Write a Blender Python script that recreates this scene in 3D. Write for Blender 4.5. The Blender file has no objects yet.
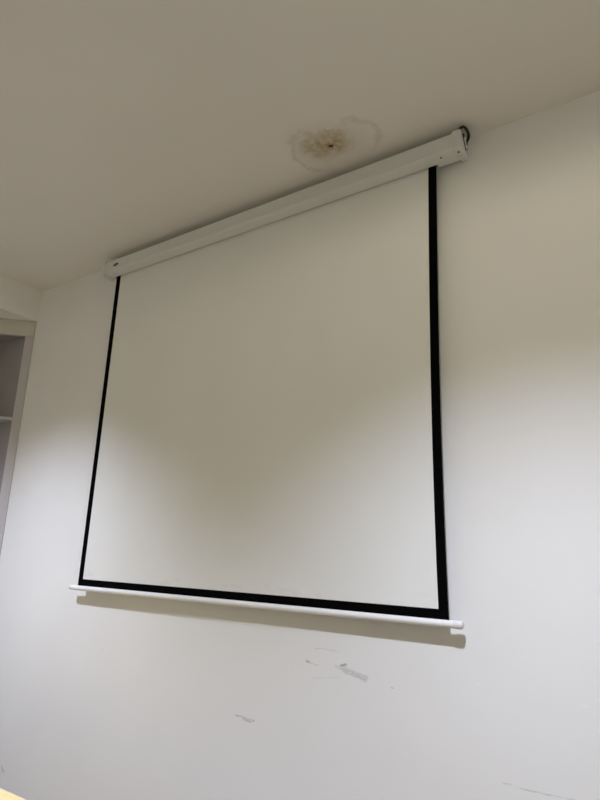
import bpy, bmesh, math, random
from mathutils import Matrix, Vector, Quaternion

random.seed(7)
scene = bpy.context.scene
COL = scene.collection
PI = math.pi

# ---------------------------------------------------------------- measurements (metres)
YW = 0.041         # face of the back wall
H = 3.0637         # ceiling height
XC = -0.767       # inner face of the beam over the left wall
XL = -1.45         # left wall
XR = 4.6           # right wall
YF = -6.2          # wall behind the camera
ZB = 2.8657        # underside of the beam

# ---------------------------------------------------------------- node helpers
class NT:
    def __init__(self, name):
        self.mat = bpy.data.materials.new(name)
        self.mat.use_nodes = True
        self.t = self.mat.node_tree
        self.b = self.t.nodes['Principled BSDF']
        self.pos = self.t.nodes.new('ShaderNodeTexCoord').outputs['Object']

    def lk(self, a, b):
        self.t.links.new(a, b)

    def put(self, sock, v):
        if hasattr(v, 'is_output'):
            self.lk(v, sock)
        else:
            sock.default_value = v

    def math(self, op, a, b=0.0, c=0.0, clamp=False):
        n = self.t.nodes.new('ShaderNodeMath')
        n.operation = op
        n.use_clamp = clamp
        self.put(n.inputs[0], a)
        self.put(n.inputs[1], b)
        if len(n.inputs) > 2:
            self.put(n.inputs[2], c)
        return n.outputs[0]

    def vmath(self, op, a, b=(0, 0, 0), out=0):
        n = self.t.nodes.new('ShaderNodeVectorMath')
        n.operation = op
        self.put(n.inputs[0], a)
        self.put(n.inputs[1], b)
        return n.outputs[out]

    def scale(self, a, s):
        n = self.t.nodes.new('ShaderNodeVectorMath')
        n.operation = 'SCALE'
        self.put(n.inputs[0], a)
        self.put(n.inputs['Scale'], s)
        return n.outputs[0]

    def noise(self, scale, detail=3.0, rough=0.5, vec=None, color=False):
        n = self.t.nodes.new('ShaderNodeTexNoise')
        self.lk(vec if vec is not None else self.pos, n.inputs['Vector'])
        n.inputs['Scale'].default_value = scale
        n.inputs['Detail'].default_value = detail
        n.inputs['Roughness'].default_value = rough
        return n.outputs['Color' if color else 'Fac']

    def smooth(self, v, a, b, lo=0.0, hi=1.0):
        n = self.t.nodes.new('ShaderNodeMapRange')
        n.interpolation_type = 'SMOOTHSTEP'
        self.put(n.inputs['Value'], v)
        n.inputs['From Min'].default_value = a
        n.inputs['From Max'].default_value = b
        n.inputs['To Min'].default_value = lo
        n.inputs['To Max'].default_value = hi
        return n.outputs['Result']

    def mix(self, fac, a, b):
        n = self.t.nodes.new('ShaderNodeMix')
        n.data_type = 'RGBA'
        self.put(n.inputs['Factor'], fac)
        for s, v in ((n.inputs[6], a), (n.inputs[7], b)):
            self.put(s, v if hasattr(v, 'is_output') else (*v, 1.0))
        return n.outputs[2]

    def seg_dist(self, p, a, b):
        """distance from p to the segment a-b"""
        a = Vector(a); b = Vector(b); ba = b - a
        pa = self.vmath('SUBTRACT', p, tuple(a))
        h = self.math('MULTIPLY', self.vmath('DOT_PRODUCT', pa, tuple(ba), 'Value'), 1 / max(ba.dot(ba), 1e-9), clamp=True)
        d = self.vmath('SUBTRACT', pa, self.scale(tuple(ba), h))
        return self.vmath('LENGTH', d, out='Value')

    def bump(self, height, strength, dist=0.001):
        n = self.t.nodes.new('ShaderNodeBump')
        n.inputs['Strength'].default_value = strength
        n.inputs['Distance'].default_value = dist
        self.lk(height, n.inputs['Height'])
        self.lk(n.outputs[0], self.b.inputs['Normal'])

    def color(self, c):
        s = self.b.inputs['Base Color']
        self.put(s, c if hasattr(c, 'is_output') else (*c, 1.0))

    def set(self, rough=0.6, spec=0.3, metal=0.0):
        self.b.inputs['Roughness'].default_value = rough
        self.b.inputs['Specular IOR Level'].default_value = spec
        self.b.inputs['Metallic'].default_value = metal
        return self.mat


def plain(name, c, rough=0.5, spec=0.3, var=0.04, nscale=30.0, bump=0.0, metal=0.0):
    m = NT(name)
    n = m.noise(nscale, 3)
    m.color(m.mix(n, tuple(max(0, x * (1 - var)) for x in c), tuple(min(1, x * (1 + var)) for x in c)))
    if bump:
        m.bump(m.noise(nscale * 12, 2), bump)
    return m.set(rough, spec, metal)


def wall_material():
    m = NT('wall_paint')
    base = m.mix(m.smooth(m.noise(1.7, 3), 0.3, 0.7), (0.815, 0.818, 0.80), (0.84, 0.843, 0.825))
    grit = m.noise(90, 3, 0.6)
    warp = m.scale(m.vmath('SUBTRACT', m.noise(22, 3, 0.6, color=True), (0.5, 0.5, 0.5)), 0.012)
    p = m.vmath('ADD', m.pos, warp)
    Y = YW
    streak = m.noise(45, 4, 0.7, vec=m.vmath('MULTIPLY', m.pos, (1.0, 1.0, 3.0)))
    # (start x z, end x z, half width, strength)
    marks = [
        ((1.3803, 1.1817), (1.435, 1.1728), 0.006, 0.30),
        ((1.4151, 1.1748), (1.4967, 1.1578), 0.010, 0.38),
        ((1.4012, 1.1857), (1.4211, 1.1917), 0.0045, 0.70),
        ((1.2599, 1.1847), (1.2718, 1.1827), 0.0040, 0.55),
        ((1.2599, 1.1837), (1.3096, 1.1758), 0.0022, 0.30),
        ((1.2957, 1.2315), (1.3962, 1.2295), 0.0022, 0.20),
        ((1.2907, 1.1329), (1.3982, 1.1509), 0.0020, 0.16),
        ((0.9583, 0.9608), (1.0428, 0.9559), 0.0032, 0.42),
        ((0.9922, 0.9549), (1.029, 0.9499), 0.0032, 0.42),
        ((1.9286, 0.9469), (1.9874, 0.9439), 0.0022, 0.26),
        ((1.9874, 0.9439), (2.0521, 0.9444), 0.0024, 0.34),
        ((2.0521, 0.9444), (2.1117, 0.9479), 0.0022, 0.26),
        ((-0.4758, 0.502), (-0.4559, 0.4851), 0.008, 0.30),
        ((1.5873, 1.144), (1.5943, 1.142), 0.0025, 0.40),
        ((0.1612, 1.1001), (0.1691, 1.0981), 0.0025, 0.28),
    ]
    total = None
    for a, b, w, s in marks:
        d = m.seg_dist(p, (a[0], Y, a[1]), (b[0], Y, b[1]))
        k = m.math('MULTIPLY', m.smooth(d, w * 0.35, w * 1.35, 1.0, 0.0), s)
        total = k if total is None else m.math('MAXIMUM', total, k)
    total = m.math('MULTIPLY', total, m.smooth(streak, 0.30, 0.62, 0.35, 1.0))
    c = m.mix(total, base, (0.16, 0.16, 0.17))
    # small chips of filler that read a little lighter
    chips = None
    for x, z in ((1.8659, 1.1927), (2.1516, 1.1778)):
        k = m.smooth(m.seg_dist(p, (x, Y, z), (x + 0.01, Y, z + 0.002)), 0.002, 0.006, 0.5, 0.0)
        chips = k if chips is None else m.math('MAXIMUM', chips, k)
    c = m.mix(chips, c, (0.90, 0.89, 0.88))
    m.color(c)
    m.bump(m.math('ADD', m.math('MULTIPLY', grit, 0.5), m.noise(4, 2)), 0.10, 0.002)
    return m.set(0.62, 0.22)


def ceiling_material():
    m = NT('ceiling_paint')
    base = m.mix(m.smooth(m.noise(1.2, 3), 0.3, 0.7), (0.785, 0.765, 0.725), (0.815, 0.795, 0.755))
    warp = m.scale(m.vmath('SUBTRACT', m.noise(13, 4, 0.62, color=True), (0.5, 0.5, 0.5)), 0.10)
    p = m.vmath('ADD', m.pos, m.vmath('MULTIPLY', warp, (1, 1, 0)))
    Z = H
    blot = m.noise(34, 4, 0.65)
    fine = m.noise(120, 3, 0.6)
    # brown core, patchy
    d = m.seg_dist(p, (1.4151, -0.2078, Z), (1.4698, -0.1979, Z))
    core = m.math('MULTIPLY', m.smooth(d, 0.02, 0.10, 1.0, 0.0), m.smooth(blot, 0.30, 0.62, 0.30, 0.95))
    c = m.mix(m.math('MULTIPLY', core, 0.9), base, (0.35, 0.265, 0.12))
    halo = m.smooth(d, 0.05, 0.17, 0.26, 0.0)
    c = m.mix(halo, c, (0.52, 0.45, 0.31))
    # tide rings
    def ring(cx, cy, r, w, px, py, s, c):
        dd = m.vmath('LENGTH', m.vmath('SUBTRACT', p, (cx, cy, Z)), out='Value')
        k = m.smooth(m.math('ABSOLUTE', m.math('SUBTRACT', dd, r)), 0.0, w, 1.0, 0.0)
        side = m.vmath('DOT_PRODUCT', m.vmath('SUBTRACT', m.pos, (cx, cy, Z)), (px, py, 0), 'Value')
        k = m.math('MULTIPLY', k, m.smooth(side, -0.02, 0.09))
        k = m.math('MULTIPLY', k, m.smooth(blot, 0.25, 0.6, 0.4, 1.0))
        return m.mix(m.math('MULTIPLY', k, s), c, (0.45, 0.35, 0.20))
    c = ring(1.5395, -0.1829, 0.098, 0.020, 1.0, -0.25, 0.30, c)
    c = ring(1.4251, -0.1829, 0.130, 0.018, -1.0, -0.1, 0.30, c)
    c = ring(1.4449, -0.2078, 0.075, 0.016, 0.3, -0.6, 0.5, c)
    # flaked pale patch and the dark hole in the middle of the stain
    flake = m.smooth(m.seg_dist(p, (1.4301, -0.2127, Z), (1.4449, -0.2228, Z)), 0.006, 0.016, 0.75, 0.0)
    c = m.mix(flake, c, (0.66, 0.55, 0.38))
    rust = m.math('MULTIPLY', m.smooth(m.seg_dist(p, (1.44, -0.1929, Z), (1.4649, -0.1829, Z)), 0.004, 0.034, 0.75, 0.0), m.smooth(fine, 0.3, 0.6, 0.4, 1.0))
    c = m.mix(rust, c, (0.26, 0.15, 0.06))
    wp = m.vmath('ADD', m.pos, m.scale(warp, 0.12))
    hole = m.smooth(m.seg_dist(wp, (1.449, -0.1869, Z), (1.4579, -0.1839, Z)), 0.003, 0.0085, 1.0, 0.0)
    c = m.mix(hole, c, (0.03, 0.015, 0.01))
    m.color(c)
    m.bump(m.math('ADD', m.math('MULTIPLY', m.noise(70, 3), 0.4), m.noise(5, 2)), 0.10, 0.002)
    return m.set(0.75, 0.15)


def wood_material(name, c1, c2, axis_scale=(1.2, 14, 14), rough=0.45, plank=None):
    m = NT(name)
    v = m.vmath('MULTIPLY', m.pos, axis_scale)
    n = m.noise(3.0, 5, 0.6, vec=v)
    col = m.mix(m.smooth(n, 0.3, 0.7), c1, c2)
    if plank:
        br = m.t.nodes.new('ShaderNodeTexBrick')
        m.lk(m.pos, br.inputs['Vector'])
        br.inputs['Scale'].default_value = 1.0
        br.inputs['Brick Width'].default_value = plank[0]
        br.inputs['Row Height'].default_value = plank[1]
        br.inputs['Mortar Size'].default_value = 0.003
        br.inputs['Color1'].default_value = (1, 1, 1, 1)
        br.inputs['Color2'].default_value = (0.86, 0.86, 0.86, 1)
        br.inputs['Mortar'].default_value = (0.35, 0.35, 0.35, 1)
        mx = m.t.nodes.new('ShaderNodeMix')
        mx.data_type = 'RGBA'
        mx.blend_type = 'MULTIPLY'
        mx.inputs['Factor'].default_value = 1.0
        m.lk(col, mx.inputs[6]); m.lk(br.outputs['Color'], mx.inputs[7])
        col = mx.outputs[2]
    m.color(col)
    return m.set(rough, 0.35)


def fabric_material():
    m = NT('matte_screen_fabric')
    c = m.mix(m.smooth(m.noise(2.2, 3), 0.3, 0.7), (0.79, 0.80, 0.775), (0.815, 0.825, 0.80))
    # faint rubbed smudges along the bottom of the viewing surface
    sep = m.t.nodes.new('ShaderNodeSeparateXYZ')
    m.lk(m.pos, sep.inputs[0])
    low = m.smooth(sep.outputs['Z'], 1.40, 1.46, 1.0, 0.0)
    sm = m.smooth(m.noise(16, 4, 0.6, vec=m.vmath('MULTIPLY', m.pos, (0.6, 1, 1.6))), 0.52, 0.68)
    c = m.mix(m.math('MULTIPLY', m.math('MULTIPLY', low, sm), 0.16), c, (0.45, 0.43, 0.40))
    m.color(c)
    m.bump(m.noise(600, 2), 0.05, 0.0004)
    return m.set(0.8, 0.12)


M = {
    'wall': wall_material(),
    'ceiling': ceiling_material(),
    'cream': plain('cream_wall_paint', (0.80, 0.765, 0.62), 0.7, 0.2, 0.02, 3),
    'floor': wood_material('floor_laminate', (0.20, 0.157, 0.092), (0.265, 0.213, 0.127), (1.0, 9, 9), 0.4, (1.2, 0.19)),
    'fabric': fabric_material(),
    'black': plain('black_border_print', (0.0018, 0.0018, 0.002), 0.8, 0.03),
    'housing': plain('white_enamelled_metal', (0.71, 0.725, 0.705), 0.42, 0.4, 0.02, 8),
    'cap': plain('white_moulded_plastic', (0.69, 0.70, 0.69), 0.45, 0.4, 0.02, 20),
    'bar': plain('white_lacquered_tube', (0.86, 0.86, 0.86), 0.32, 0.5, 0.02, 20),
    'barcap': plain('grey_white_plastic', (0.72, 0.72, 0.71), 0.45, 0.4, 0.03, 60),
    'pin': plain('grey_metal_pin', (0.42, 0.42, 0.42), 0.4, 0.5, 0.08, 90, metal=0.3),
    'dark': plain('black_plastic', (0.018, 0.018, 0.017), 0.5, 0.3),
    'screw': plain('dark_steel', (0.06, 0.06, 0.055), 0.4, 0.5, 0.1, 200, metal=0.6),
    'badge': plain('dark_badge', (0.02, 0.02, 0.022), 0.35, 0.4),
    'badge_light': plain('badge_silver', (0.42, 0.42, 0.42), 0.35, 0.5),
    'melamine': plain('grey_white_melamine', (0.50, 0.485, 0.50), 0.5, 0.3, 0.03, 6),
    'header': plain('cream_header_paint', (0.60, 0.585, 0.515), 0.6, 0.2, 0.03, 8),
    'melamine_shaded': plain('grey_melamine_shaded_interior', (0.36, 0.345, 0.36), 0.55, 0.25, 0.03, 6),  # same melamine, darkened to put the cabinet's inner shade into its colour
    'table_wood': wood_material('pale_yellow_wood', (0.86, 0.66, 0.30), (0.93, 0.75, 0.40), (1.0, 12, 12), 0.35),
    'table_edge_highlight': plain('cream_edge_highlight', (0.92, 0.83, 0.58), 0.4, 0.4),  # paler strip that paints the highlight along the desk edge
    'steel': plain('grey_painted_steel', (0.35, 0.36, 0.37), 0.4, 0.4, 0.03, 20, metal=0.2),
    'skirting': plain('skirting_paint', (0.55, 0.53, 0.50), 0.5, 0.3),
}

# ---------------------------------------------------------------- mesh helpers
def add_box(bm, lo, hi):
    r = bmesh.ops.create_cube(bm, size=1.0)
    for v in r['verts']:
        v.co = Vector([(lo[i] + hi[i]) / 2 + v.co[i] * (hi[i] - lo[i]) for i in range(3)])
    return r['verts']


def bevel_all(bm, w, seg=2, ang=30):
    es = [e for e in bm.edges if len(e.link_faces) == 2 and e.calc_face_angle(0) > math.radians(ang)]
    bmesh.ops.bevel(bm, geom=es, offset=w, segments=seg, profile=0.5, affect='EDGES', clamp_overlap=True)


def add_prism(bm, pts, axis, a, b):
    """extrude the closed polygon pts (2D) along axis from a to b"""
    def mk(p, t):
        return {'x': (t, p[0], p[1]), 'y': (p[0], t, p[1]), 'z': (p[0], p[1], t)}[axis]
    v0 = [bm.verts.new(mk(p, a)) for p in pts]
    v1 = [bm.verts.new(mk(p, b)) for p in pts]
    n = len(pts)
    bm.faces.new(v0); bm.faces.new(list(reversed(v1)))
    for i in range(n):
        j = (i + 1) % n
        bm.faces.new((v0[j], v0[i], v1[i], v1[j]))
    bmesh.ops.recalc_face_normals(bm, faces=bm.faces[:])


def add_lathe_x(bm, prof, y, z, seg=32):
    """revolve (x, radius) pairs about the line through (y, z) along x"""
    rings = []
    for x, r in prof:
        if r < 1e-6:
            rings.append([bm.verts.new((x, y, z))])
        else:
            rings.append([bm.verts.new((x, y + r * math.cos(2 * PI * k / seg), z + r * math.sin(2 * PI * k / seg))) for k in range(seg)])
    for A, B in zip(rings, rings[1:]):
        for k in range(seg):
            j = (k + 1) % seg
            a = A[k % len(A)], A[j % len(A)]
            b = B[k % len(B)], B[j % len(B)]
            f = []
            for v in (a[0], a[1], b[1], b[0]):
                if v not in f:
                    f.append(v)
            if len(f) > 2:
                bm.faces.new(f)
    bmesh.ops.recalc_face_normals(bm, faces=bm.faces[:])


def add_disc(bm, c, n, rx, ry, t, xdir, seg=24):
    """a low domed disc at c facing n"""
    n = Vector(n).normalized(); x = Vector(xdir).normalized(); y = n.cross(x)
    c = Vector(c)
    rings = []
    for s, h in ((1.0, 0.0), (1.0, 0.6), (0.85, 1.0)):
        rings.append([bm.verts.new(c + x * (rx * s * math.cos(2 * PI * k / seg)) + y * (ry * s * math.sin(2 * PI * k / seg)) + n * (t * h)) for k in range(seg)])
    for A, B in zip(rings, rings[1:]):
        for k in range(seg):
            bm.faces.new((A[k], A[(k + 1) % seg], B[(k + 1) % seg], B[k]))
    bm.faces.new(rings[-1]); bm.faces.new(list(reversed(rings[0])))
    bmesh.ops.recalc_face_normals(bm, faces=bm.faces[:])


def add_tube(bm, pts, r, seg=10):
    pts = [Vector(p) for p in pts]
    rings = []
    for i, p in enumerate(pts):
        d = (pts[min(i + 1, len(pts) - 1)] - pts[max(i - 1, 0)]).normalized()
        a = d.cross(Vector((1, 0, 0)))
        if a.length < 0.1:
            a = d.cross(Vector((0, 0, 1)))
        a.normalize(); b = d.cross(a)
        rings.append([bm.verts.new(p + a * (r * math.cos(2 * PI * k / seg)) + b * (r * math.sin(2 * PI * k / seg))) for k in range(seg)])
    for A, B in zip(rings, rings[1:]):
        for k in range(seg):
            bm.faces.new((A[k], A[(k + 1) % seg], B[(k + 1) % seg], B[k]))
    bm.faces.new(rings[0]); bm.faces.new(rings[-1])
    bmesh.ops.recalc_face_normals(bm, faces=bm.faces[:])


def obj(name, bm, mat, parent=None, smooth=None):
    me = bpy.data.meshes.new(name)
    bm.to_mesh(me); bm.free()
    me.materials.append(mat)
    o = bpy.data.objects.new(name, me)
    COL.objects.link(o)
    if parent is not None:
        o.parent = parent
        o.matrix_parent_inverse = parent_world(parent).inverted()
    if smooth is not None:
        for p in me.polygons:
            p.use_smooth = True
        me.set_sharp_from_angle(angle=math.radians(smooth))
    return o


def parent_world(o):
    m = o.matrix_basis.copy()
    while o.parent is not None:
        m = o.parent.matrix_basis @ o.matrix_parent_inverse @ m
        o = o.parent
    return m


def thing(name, loc, label, cat):
    o = bpy.data.objects.new(name, None)
    o.empty_display_size = 0.1
    o.location = loc
    o['label'] = label
    o['category'] = cat
    COL.objects.link(o)
    return o


def struct(name, lo, hi, mat, label, cat='wall'):
    bm = bmesh.new()
    add_box(bm, lo, hi)
    o = obj(name, bm, mat)
    o['kind'] = 'structure'; o['label'] = label; o['category'] = cat
    return o

# ---------------------------------------------------------------- the room
struct('wall_back', (XL - 0.15, YW, -0.1), (XR + 0.15, YW + 0.15, H + 0.1), M['wall'], 'off-white painted wall behind the projection screen, scuffed low down')
struct('wall_left', (XL - 0.15, YF - 0.15, -0.1), (XL, YW, H + 0.1), M['wall'], 'off-white side wall behind the corner cabinet')
struct('wall_right', (XR, YF - 0.15, -0.1), (XR + 0.15, YW, H + 0.1), M['cream'], 'cream side wall facing the corner cabinet')
struct('wall_front', (XL, YF - 0.15, -0.1), (XR, YF, H + 0.1), M['cream'], 'cream wall opposite the projection screen')
struct('ceiling', (XL, YF, H), (XR, YW, H + 0.1), M['ceiling'], 'dull white ceiling with a brown water stain by the screen', 'ceiling')
struct('floor', (XL, YF, -0.1), (XR, YW, 0.0), M['floor'], 'brown wood laminate floor', 'floor')
struct('trim_1', (XL, YF, ZB), (XC, YW, H), M['wall'], 'off-white ceiling beam boxed in above the corner cabinet', 'beam')
struct('baseboard_back', (XC + 0.001, YW - 0.012, 0.0), (XR, YW, 0.10), M['skirting'], 'painted skirting along the foot of the screen wall', 'baseboard')

# ---------------------------------------------------------------- projection screen
FZ0, FZ1, SLOT = 1.3723, 2.954, 2.985
screen = thing('projection_screen', (0.92, YW, 2.95), 'white pull-down projection screen with black border hanging from its housing on the wall', 'projection screen')
TILT = math.radians(0.26)           # the housing hangs a touch high at its right end
def tilt(bm):
    bmesh.ops.rotate(bm, verts=bm.verts[:], cent=(0.93, 0, 2.955), matrix=Matrix.Rotation(-TILT, 3, 'Y'))

def housing_profile(g):
    """(y, z) outline; g grows it outward for the end caps"""
    pts = [(-0.060 - g, 2.967), (-0.0595 - g, 2.962 - g), (-0.056 - g, 2.9585 - g), (-0.052, 2.957 - g)]
    if g == 0:
        pts += [(-0.008, 2.9535), (-0.008, 2.990), (0.008, 2.990), (0.008, 2.9535)]
    pts += [(0.011, 2.9535 - g), (0.013, 2.9565 - g), (0.0315, 2.984), (0.0315, 3.030 + g), (0.026, 3.034 + g), (-0.048, 3.0255 + g), (-0.056 - g, 3.0225 + g), (-0.060 - g, 3.017 + g)]
    return pts

bm = bmesh.new(); add_prism(bm, housing_profile(0), 'x', -0.022, 1.888)
add_box(bm, (1.808, -0.0085, 2.9537), (1.887, 0.0085, 2.989)); add_box(bm, (-0.021, -0.0085, 2.9537), (-0.006, 0.0085, 2.989)); tilt(bm)
housing = obj('housing', bm, M['housing'], screen, 35)
# a raised lip that runs along the lower front edge
bm = bmesh.new(); add_prism(bm, [(-0.0600, 2.965), (-0.0618, 2.966), (-0.0618, 2.9695), (-0.0600, 2.9705)], 'x', -0.020, 1.886); tilt(bm)
lip = obj('housing_lip', bm, M['housing'], housing, 50)

def badge():
    bm = bmesh.new(); add_disc(bm, (0.062, -0.060, 2.9895), (0, -1, 0), 0.020, 0.0075, 0.0012, (1, 0, 0.05)); tilt(bm)
    o = obj('badge', bm, M['badge'], housing, 40)
    o['label'] = 'small dark oval badge'
    bm = bmesh.new()
    add_box(bm, (0.053, -0.0622, 2.9888), (0.071, -0.0611, 2.9906)); tilt(bm)
    obj('badge_lettering', bm, M['badge_light'], housing)
badge()
for x, y in ((1.833, -0.038),):
    bm = bmesh.new(); add_disc(bm, (x, y, 2.9535), (0, 0, -1), 0.0038, 0.0038, 0.0012, (1, 0, 0), 14); tilt(bm)
    obj('screw', bm, M['screw'], housing, 40)

def cap(x0, x1, g, rear):
    bm = bmesh.new(); add_prism(bm, [(min(y, rear), z) for y, z in housing_profile(g)], 'x', x0, x1)
    bmesh.ops.remove_doubles(bm, verts=bm.verts[:], dist=0.0004)
    bevel_all(bm, 0.003, 3, 40)
    tilt(bm)
    return obj('end_cap', bm, M['cap'], screen, 35)
cap_l = cap(-0.050, -0.020, 0.006, 0.0320)
bm = bmesh.new(); add_box(bm, (-0.040, 0.028, 2.995), (-0.012, 0.0405, 3.030)); bevel_all(bm, 0.002, 2); tilt(bm)
obj('wall_bracket', bm, M['cap'], screen, 35)
XE = 1.915
cap_r = cap(1.884, XE, 0.005, 0.006)
# wall bracket that carries the right end
bm = bmesh.new(); add_box(bm, (1.886, 0.004, 2.962), (1.909, 0.0405, 3.034)); bevel_all(bm, 0.003, 2); tilt(bm)
bracket = obj('wall_bracket', bm, M['cap'], screen, 35)
for y, z in ((0.024, 3.022), (0.020, 2.998)):
    bm = bmesh.new(); add_disc(bm, (1.909, y, z), (1, 0, 0), 0.004, 0.004, 0.003, (0, 1, 0), 14); tilt(bm)
    obj('screw', bm, M['screw'], bracket, 40)
# pull slot with its knob on the right end
bm = bmesh.new(); add_prism(bm, [(-0.039, 3.014), (-0.029, 3.0155), (-0.002, 2.971), (-0.011, 2.969)], 'x', XE - 0.001, XE + 0.0012); tilt(bm)
o = obj('pull_slot', bm, M['dark'], cap_r); o['label'] = 'dark slanting slot'
bm = bmesh.new(); add_disc(bm, (XE, -0.032, 3.0175), (1, 0, 0), 0.0085, 0.0085, 0.004, (0, 1, 0), 18); tilt(bm)
obj('knob', bm, M['screw'], cap_r, 40)
bm = bmesh.new(); add_disc(bm, (1.899, -0.040, 2.9505), (0, 0, -1), 0.0038, 0.0038, 0.0022, (1, 0, 0), 14); tilt(bm)
obj('screw', bm, M['screw'], cap_r, 40)
# black cord looped round the right end cap
def smooth_path(pts, n=6):
    pts = [Vector(p) for p in pts]; out = []
    for i in range(len(pts) - 1):
        p0, p1, p2, p3 = pts[max(i - 1, 0)], pts[i], pts[i + 1], pts[min(i + 2, len(pts) - 1)]
        for k in range(n):
            t = k / n
            out.append(0.5 * ((2 * p1) + (p2 - p0) * t + (2 * p0 - 5 * p1 + 4 * p2 - p3) * t * t + (3 * p1 - p0 - 3 * p2 + p3) * t ** 3))
    return out + [pts[-1]]
bm = bmesh.new()
add_tube(bm, smooth_path([(1.898, -0.040, 3.036), (1.905, -0.043, 3.044), (1.917, -0.046, 3.047), (1.924, -0.040, 3.047), (1.927, -0.024, 3.045), (1.925, 0.000, 3.045), (1.918, 0.018, 3.043), (1.908, 0.027, 3.037)]), 0.0052)
o = obj('cord', bm, M['dark'], screen, 60); o['label'] = 'black cord looped over the right end'

# fabric: narrows slightly in the middle, as a hanging roll does
def edge_left(z):
    t = (z - FZ0) / (FZ1 - FZ0)
    return -0.0063 + 0.012 * t + 0.0015 * math.sin(PI * min(max(t, 0), 1))
def edge_right(z):
    t = min(max((z - FZ0) / (FZ1 - FZ0), 0), 1)
    return 1.8 - 0.0092 * math.sin(PI * t ** 0.85) ** 0.9
BW, BH = 0.0305, 0.0258
rows = [FZ0 + (SLOT - FZ0) * k / 60 for k in range(61)]
cols = [k / 24 for k in range(25)]
bm = bmesh.new()
ft = 0.0004
sheets = []
for y in (-ft, ft):
    sheets.append([[bm.verts.new((edge_left(z) + u * (edge_right(z) - edge_left(z)), y, z)) for u in cols] for z in rows])
for g in sheets:
    for i in range(60):
        for j in range(24):
            bm.faces.new((g[i][j], g[i][j + 1], g[i + 1][j + 1], g[i + 1][j]))
ga, gb = sheets
def loop(g):
    return g[0] + [r[-1] for r in g[1:]] + g[-1][-2::-1] + [r[0] for r in g[-2:0:-1]]
la, lb = loop(ga), loop(gb)
for i in range(len(la)):
    j = (i + 1) % len(la)
    bm.faces.new((la[i], la[j], lb[j], lb[i]))
bmesh.ops.recalc_face_normals(bm, faces=bm.faces[:])
fabric = obj('fabric', bm, M['fabric'], screen, 40)
bm = bmesh.new()
def add_strip(bm, rows, fx0, fx1, y0, y1):
    g = [[bm.verts.new((f(z), y, z)) for (f, y) in ((fx0, y0), (fx1, y0), (fx1, y1), (fx0, y1))] for z in rows]
    for i in range(len(rows) - 1):
        for j in range(4):
            bm.faces.new((g[i][j], g[i][(j + 1) % 4], g[i + 1][(j + 1) % 4], g[i + 1][j]))
    bm.faces.new(g[0]); bm.faces.new(list(reversed(g[-1])))
yb0, yb1 = -0.0016, 0.0012
add_strip(bm, [FZ0 - 0.004] + rows[1:], lambda z: edge_left(z) - 0.0003, lambda z: edge_left(z) + BW, yb0, yb1)
add_strip(bm, [FZ0 - 0.004] + rows[1:], lambda z: edge_right(z) - BW, lambda z: edge_right(z) + 0.0003, yb0, yb1)
add_strip(bm, [FZ0 - 0.004, FZ0 + BH * 0.5, FZ0 + BH], lambda z: edge_left(z) + 0.001, lambda z: edge_right(z) - 0.001, yb0 - 0.0002, yb1)
bmesh.ops.recalc_face_normals(bm, faces=bm.faces[:])
o = obj('border', bm, M['black'], fabric); o['label'] = 'black border down both sides and along the bottom'

# weight bar at the bottom
BZ = 1.3575
bm = bmesh.new(); add_lathe_x(bm, [(-0.046, 0), (-0.046, 0.0112), (1.818, 0.0112), (1.818, 0)], 0.0, BZ)
bar = obj('bottom_bar', bm, M['bar'], screen, 40)
bm = bmesh.new(); add_lathe_x(bm, [(-0.0445, 0.0), (-0.0445, 0.0105), (-0.062, 0.0098), (-0.064, 0.0075), (-0.068, 0.0065), (-0.068, 0)], 0.0, BZ)
obj('bar_cap', bm, M['barcap'], bar, 35)
bm = bmesh.new(); add_lathe_x(bm, [(1.816, 0), (1.816, 0.0124), (1.838, 0.0128), (1.843, 0.0105), (1.845, 0.006), (1.845, 0)], 0.0, BZ)
obj('bar_cap', bm, M['barcap'], bar, 35)

# ---------------------------------------------------------------- diagonal corner cabinet under the beam
CL = 0.86                                  # length of the diagonal front
d = Vector((-1, -1, 0)).normalized()       # along the front, away from the screen wall
nrm = Vector((1, -1, 0)).normalized()      # out of the front
A = Vector((XC - 0.002, YW - 0.002, 0))
def P(s, inn):                             # s along the front, inn metres into the cabinet
    return A + d * s - nrm * inn
cab = thing('corner_cabinet', (A.x - 0.25, YW - 0.2, 0), 'grey-white shelved corner cabinet built in under the ceiling beam', 'cabinet')
CT = ZB - 0.002
def front_member(name, s0, s1, z0, z1, t=0.02, mat='melamine'):
    bm = bmesh.new()
    a, b, c, e = P(s0, 0), P(s1, 0), P(s1, t), P(s0, t)
    add_prism(bm, [(v.x, v.y) for v in (a, b, c, e)], 'z', z0, z1)
    bevel_all(bm, 0.0012, 1, 40)
    return obj(name, bm, M[mat], cab)
front_member('stile', 0.003, 0.052, 0.0, 2.7633)
front_member('stile', CL - 0.052, CL - 0.003, 0.0, 2.7633)
o = front_member('rail', 0.003, CL - 0.003, 2.767, CT, 0.02, 'header')
o['label'] = 'cream header board across the top'
front_member('rail_lip', 0.003, CL - 0.003, 2.7635, 2.7667, 0.018)
front_member('rail', 0.052, CL - 0.052, 0.0, 0.09)
B = P(CL, 0)
xl = B.x - 0.0
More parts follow.
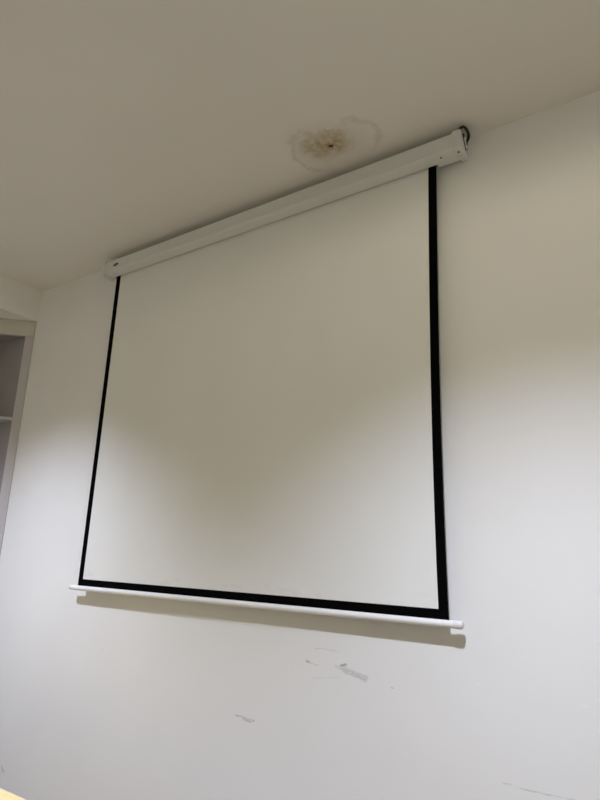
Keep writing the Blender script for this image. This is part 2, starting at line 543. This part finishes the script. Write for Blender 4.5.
# panels that back the cabinet against the two walls
bm = bmesh.new(); add_box(bm, (xl + 0.002, YW - 0.018, 0.0), (P(0.03, 0.02).x, YW - 0.002, CT)); obj('back_panel', bm, M['melamine_shaded'], cab)
bm = bmesh.new(); add_box(bm, (xl + 0.002, B.y + 0.03, 0.0), (xl + 0.018, YW - 0.020, CT)); obj('side_panel', bm, M['melamine_shaded'], cab)
def tri_panel(name, z0, z1, inset, mat):
    bm = bmesh.new()
    a, b = P(0.053, inset), P(CL - 0.053, inset)
    pts = [(a.x, a.y), (b.x, b.y), (xl + 0.019, b.y + 0.02), (xl + 0.019, YW - 0.019), (a.x - 0.005, YW - 0.019)]
    add_prism(bm, pts, 'z', z0, z1)
    return obj(name, bm, M[mat], cab)
tri_panel('top_panel', 2.779, 2.797, 0.021, 'melamine_shaded')
for z in (2.2462, 1.75, 1.25, 0.75, 0.30):
    tri_panel('shelf', z, z + 0.0165, 0.002, 'melamine')

# ---------------------------------------------------------------- desk whose corner shows low down
TX0, TX1, TY0, TY1, TZ = -0.45, 0.78, -1.12, -0.5165, 0.75
desk = thing('desk', ((TX0 + TX1) / 2, (TY0 + TY1) / 2, 0), 'pale yellow wooden desk standing in front of the scuffed wall', 'desk')
bm = bmesh.new(); add_box(bm, (TX0 + 0.003, TY0 + 0.003, TZ - 0.025), (TX1 - 0.003, TY1 - 0.003, TZ)); bevel_all(bm, 0.001, 1)
obj('desk_top', bm, M['table_wood'], desk)
bm = bmesh.new()
for lo, hi in (((TX0, TY0, TZ - 0.026), (TX1, TY0 + 0.003, TZ + 0.0006)), ((TX0, TY1 - 0.003, TZ - 0.026), (TX1, TY1, TZ + 0.0006)),
               ((TX0, TY0 + 0.003, TZ - 0.026), (TX0 + 0.003, TY1 - 0.003, TZ + 0.0006)), ((TX1 - 0.003, TY0 + 0.003, TZ - 0.026), (TX1, TY1 - 0.003, TZ + 0.0006))):
    add_box(bm, lo, hi)
o = obj('edge_highlight', bm, M['table_edge_highlight'], desk); o['label'] = 'cream edge strip with a painted highlight'
for x in (TX0 + 0.05, TX1 - 0.09):
    for y in (TY0 + 0.05, TY1 - 0.09):
        bm = bmesh.new(); add_box(bm, (x, y, 0.0), (x + 0.04, y + 0.04, TZ - 0.0255)); bevel_all(bm, 0.003, 2)
        obj('leg', bm, M['steel'], desk)
bm = bmesh.new(); add_box(bm, (TX0 + 0.092, TY1 - 0.075, 0.32), (TX1 - 0.092, TY1 - 0.060, TZ - 0.0255)); obj('modesty_panel', bm, M['table_wood'], desk)

# ---------------------------------------------------------------- light: recessed downlights with a hard cut-off, plus added unseen fill spots
def downlight_or_fill(name, x, y, power, half, blend, color=(0.94, 1.0, 1.235), r=0.045, squash=1.0):
    l = bpy.data.lights.new(name, 'SPOT')
    l.energy = power
    l.spot_size = half * 2
    l.spot_blend = blend
    l.shadow_soft_size = r
    l.color = color
    o = bpy.data.objects.new(name, l)
    o.location = (x, y, H - 0.03)
    o.scale = (squash, 1, 1)
    COL.objects.link(o)
    return o
# the two nearest the screen: a cool beam with a cut-off plus the weak warm glow of the lamp's rim
WARM = (1.10, 1.0, 0.77)
downlight_or_fill('downlight_or_fill', -0.32, -1.17, 196, 1.005, 0.872, squash=0.845)
downlight_or_fill('downlight_glow', -0.32, -1.17, 1.5, 1.555, 0.24, WARM)
downlight_or_fill('downlight_or_fill', 2.16, -1.34, 190, 1.065, 0.80, squash=0.78)
downlight_or_fill('downlight_glow', 2.16, -1.34, 15.5, 1.555, 0.24, WARM)
BACK = 0.335
for x, y, p in ((4.1, -1.45, 260), (4.1, -2.7, 240), (4.0, -4.2, 180), (1.1, -3.0, 150), (2.6, -5.75, 330), (0.6, -5.75, 260)):  # unseen spots added to wash the far walls and floor for bounce light
    downlight_or_fill('downlight_or_fill', x, y, p * BACK, 0.86, 0.45)

w = bpy.data.worlds.new('room_air')
scene.world = w
w.use_nodes = True
w.node_tree.nodes['Background'].inputs[0].default_value = (0.9, 0.85, 0.75, 1)
w.node_tree.nodes['Background'].inputs[1].default_value = 0.05

# ---------------------------------------------------------------- camera
cam = bpy.data.cameras.new('camera')
co = bpy.data.objects.new('camera', cam)
COL.objects.link(co)
R = Vector((0.82971998, 0.55716419, 0.03365754)); U = Vector((0.11295117, -0.22664477, 0.9674059)); F = Vector((-0.54663223, 0.79887434, 0.25098404))
m = Matrix(((R.x, U.x, -F.x), (R.y, U.y, -F.y), (R.z, U.z, -F.z)))
co.matrix_world = Matrix.Translation((2.48188526, -1.83920515, 1.55)) @ m.to_4x4()
cam.sensor_fit = 'VERTICAL'
cam.sensor_height = 36.0
cam.lens = 590.72 * 36.0 / 800.0
cam.clip_start = 0.02
scene.camera = co

scene.view_settings.view_transform = 'Standard'
scene.view_settings.look = 'None'
scene.view_settings.exposure = 0.0
scene.cycles.max_bounces = 16
scene.cycles.diffuse_bounces = 12
scene.cycles.use_denoising = True
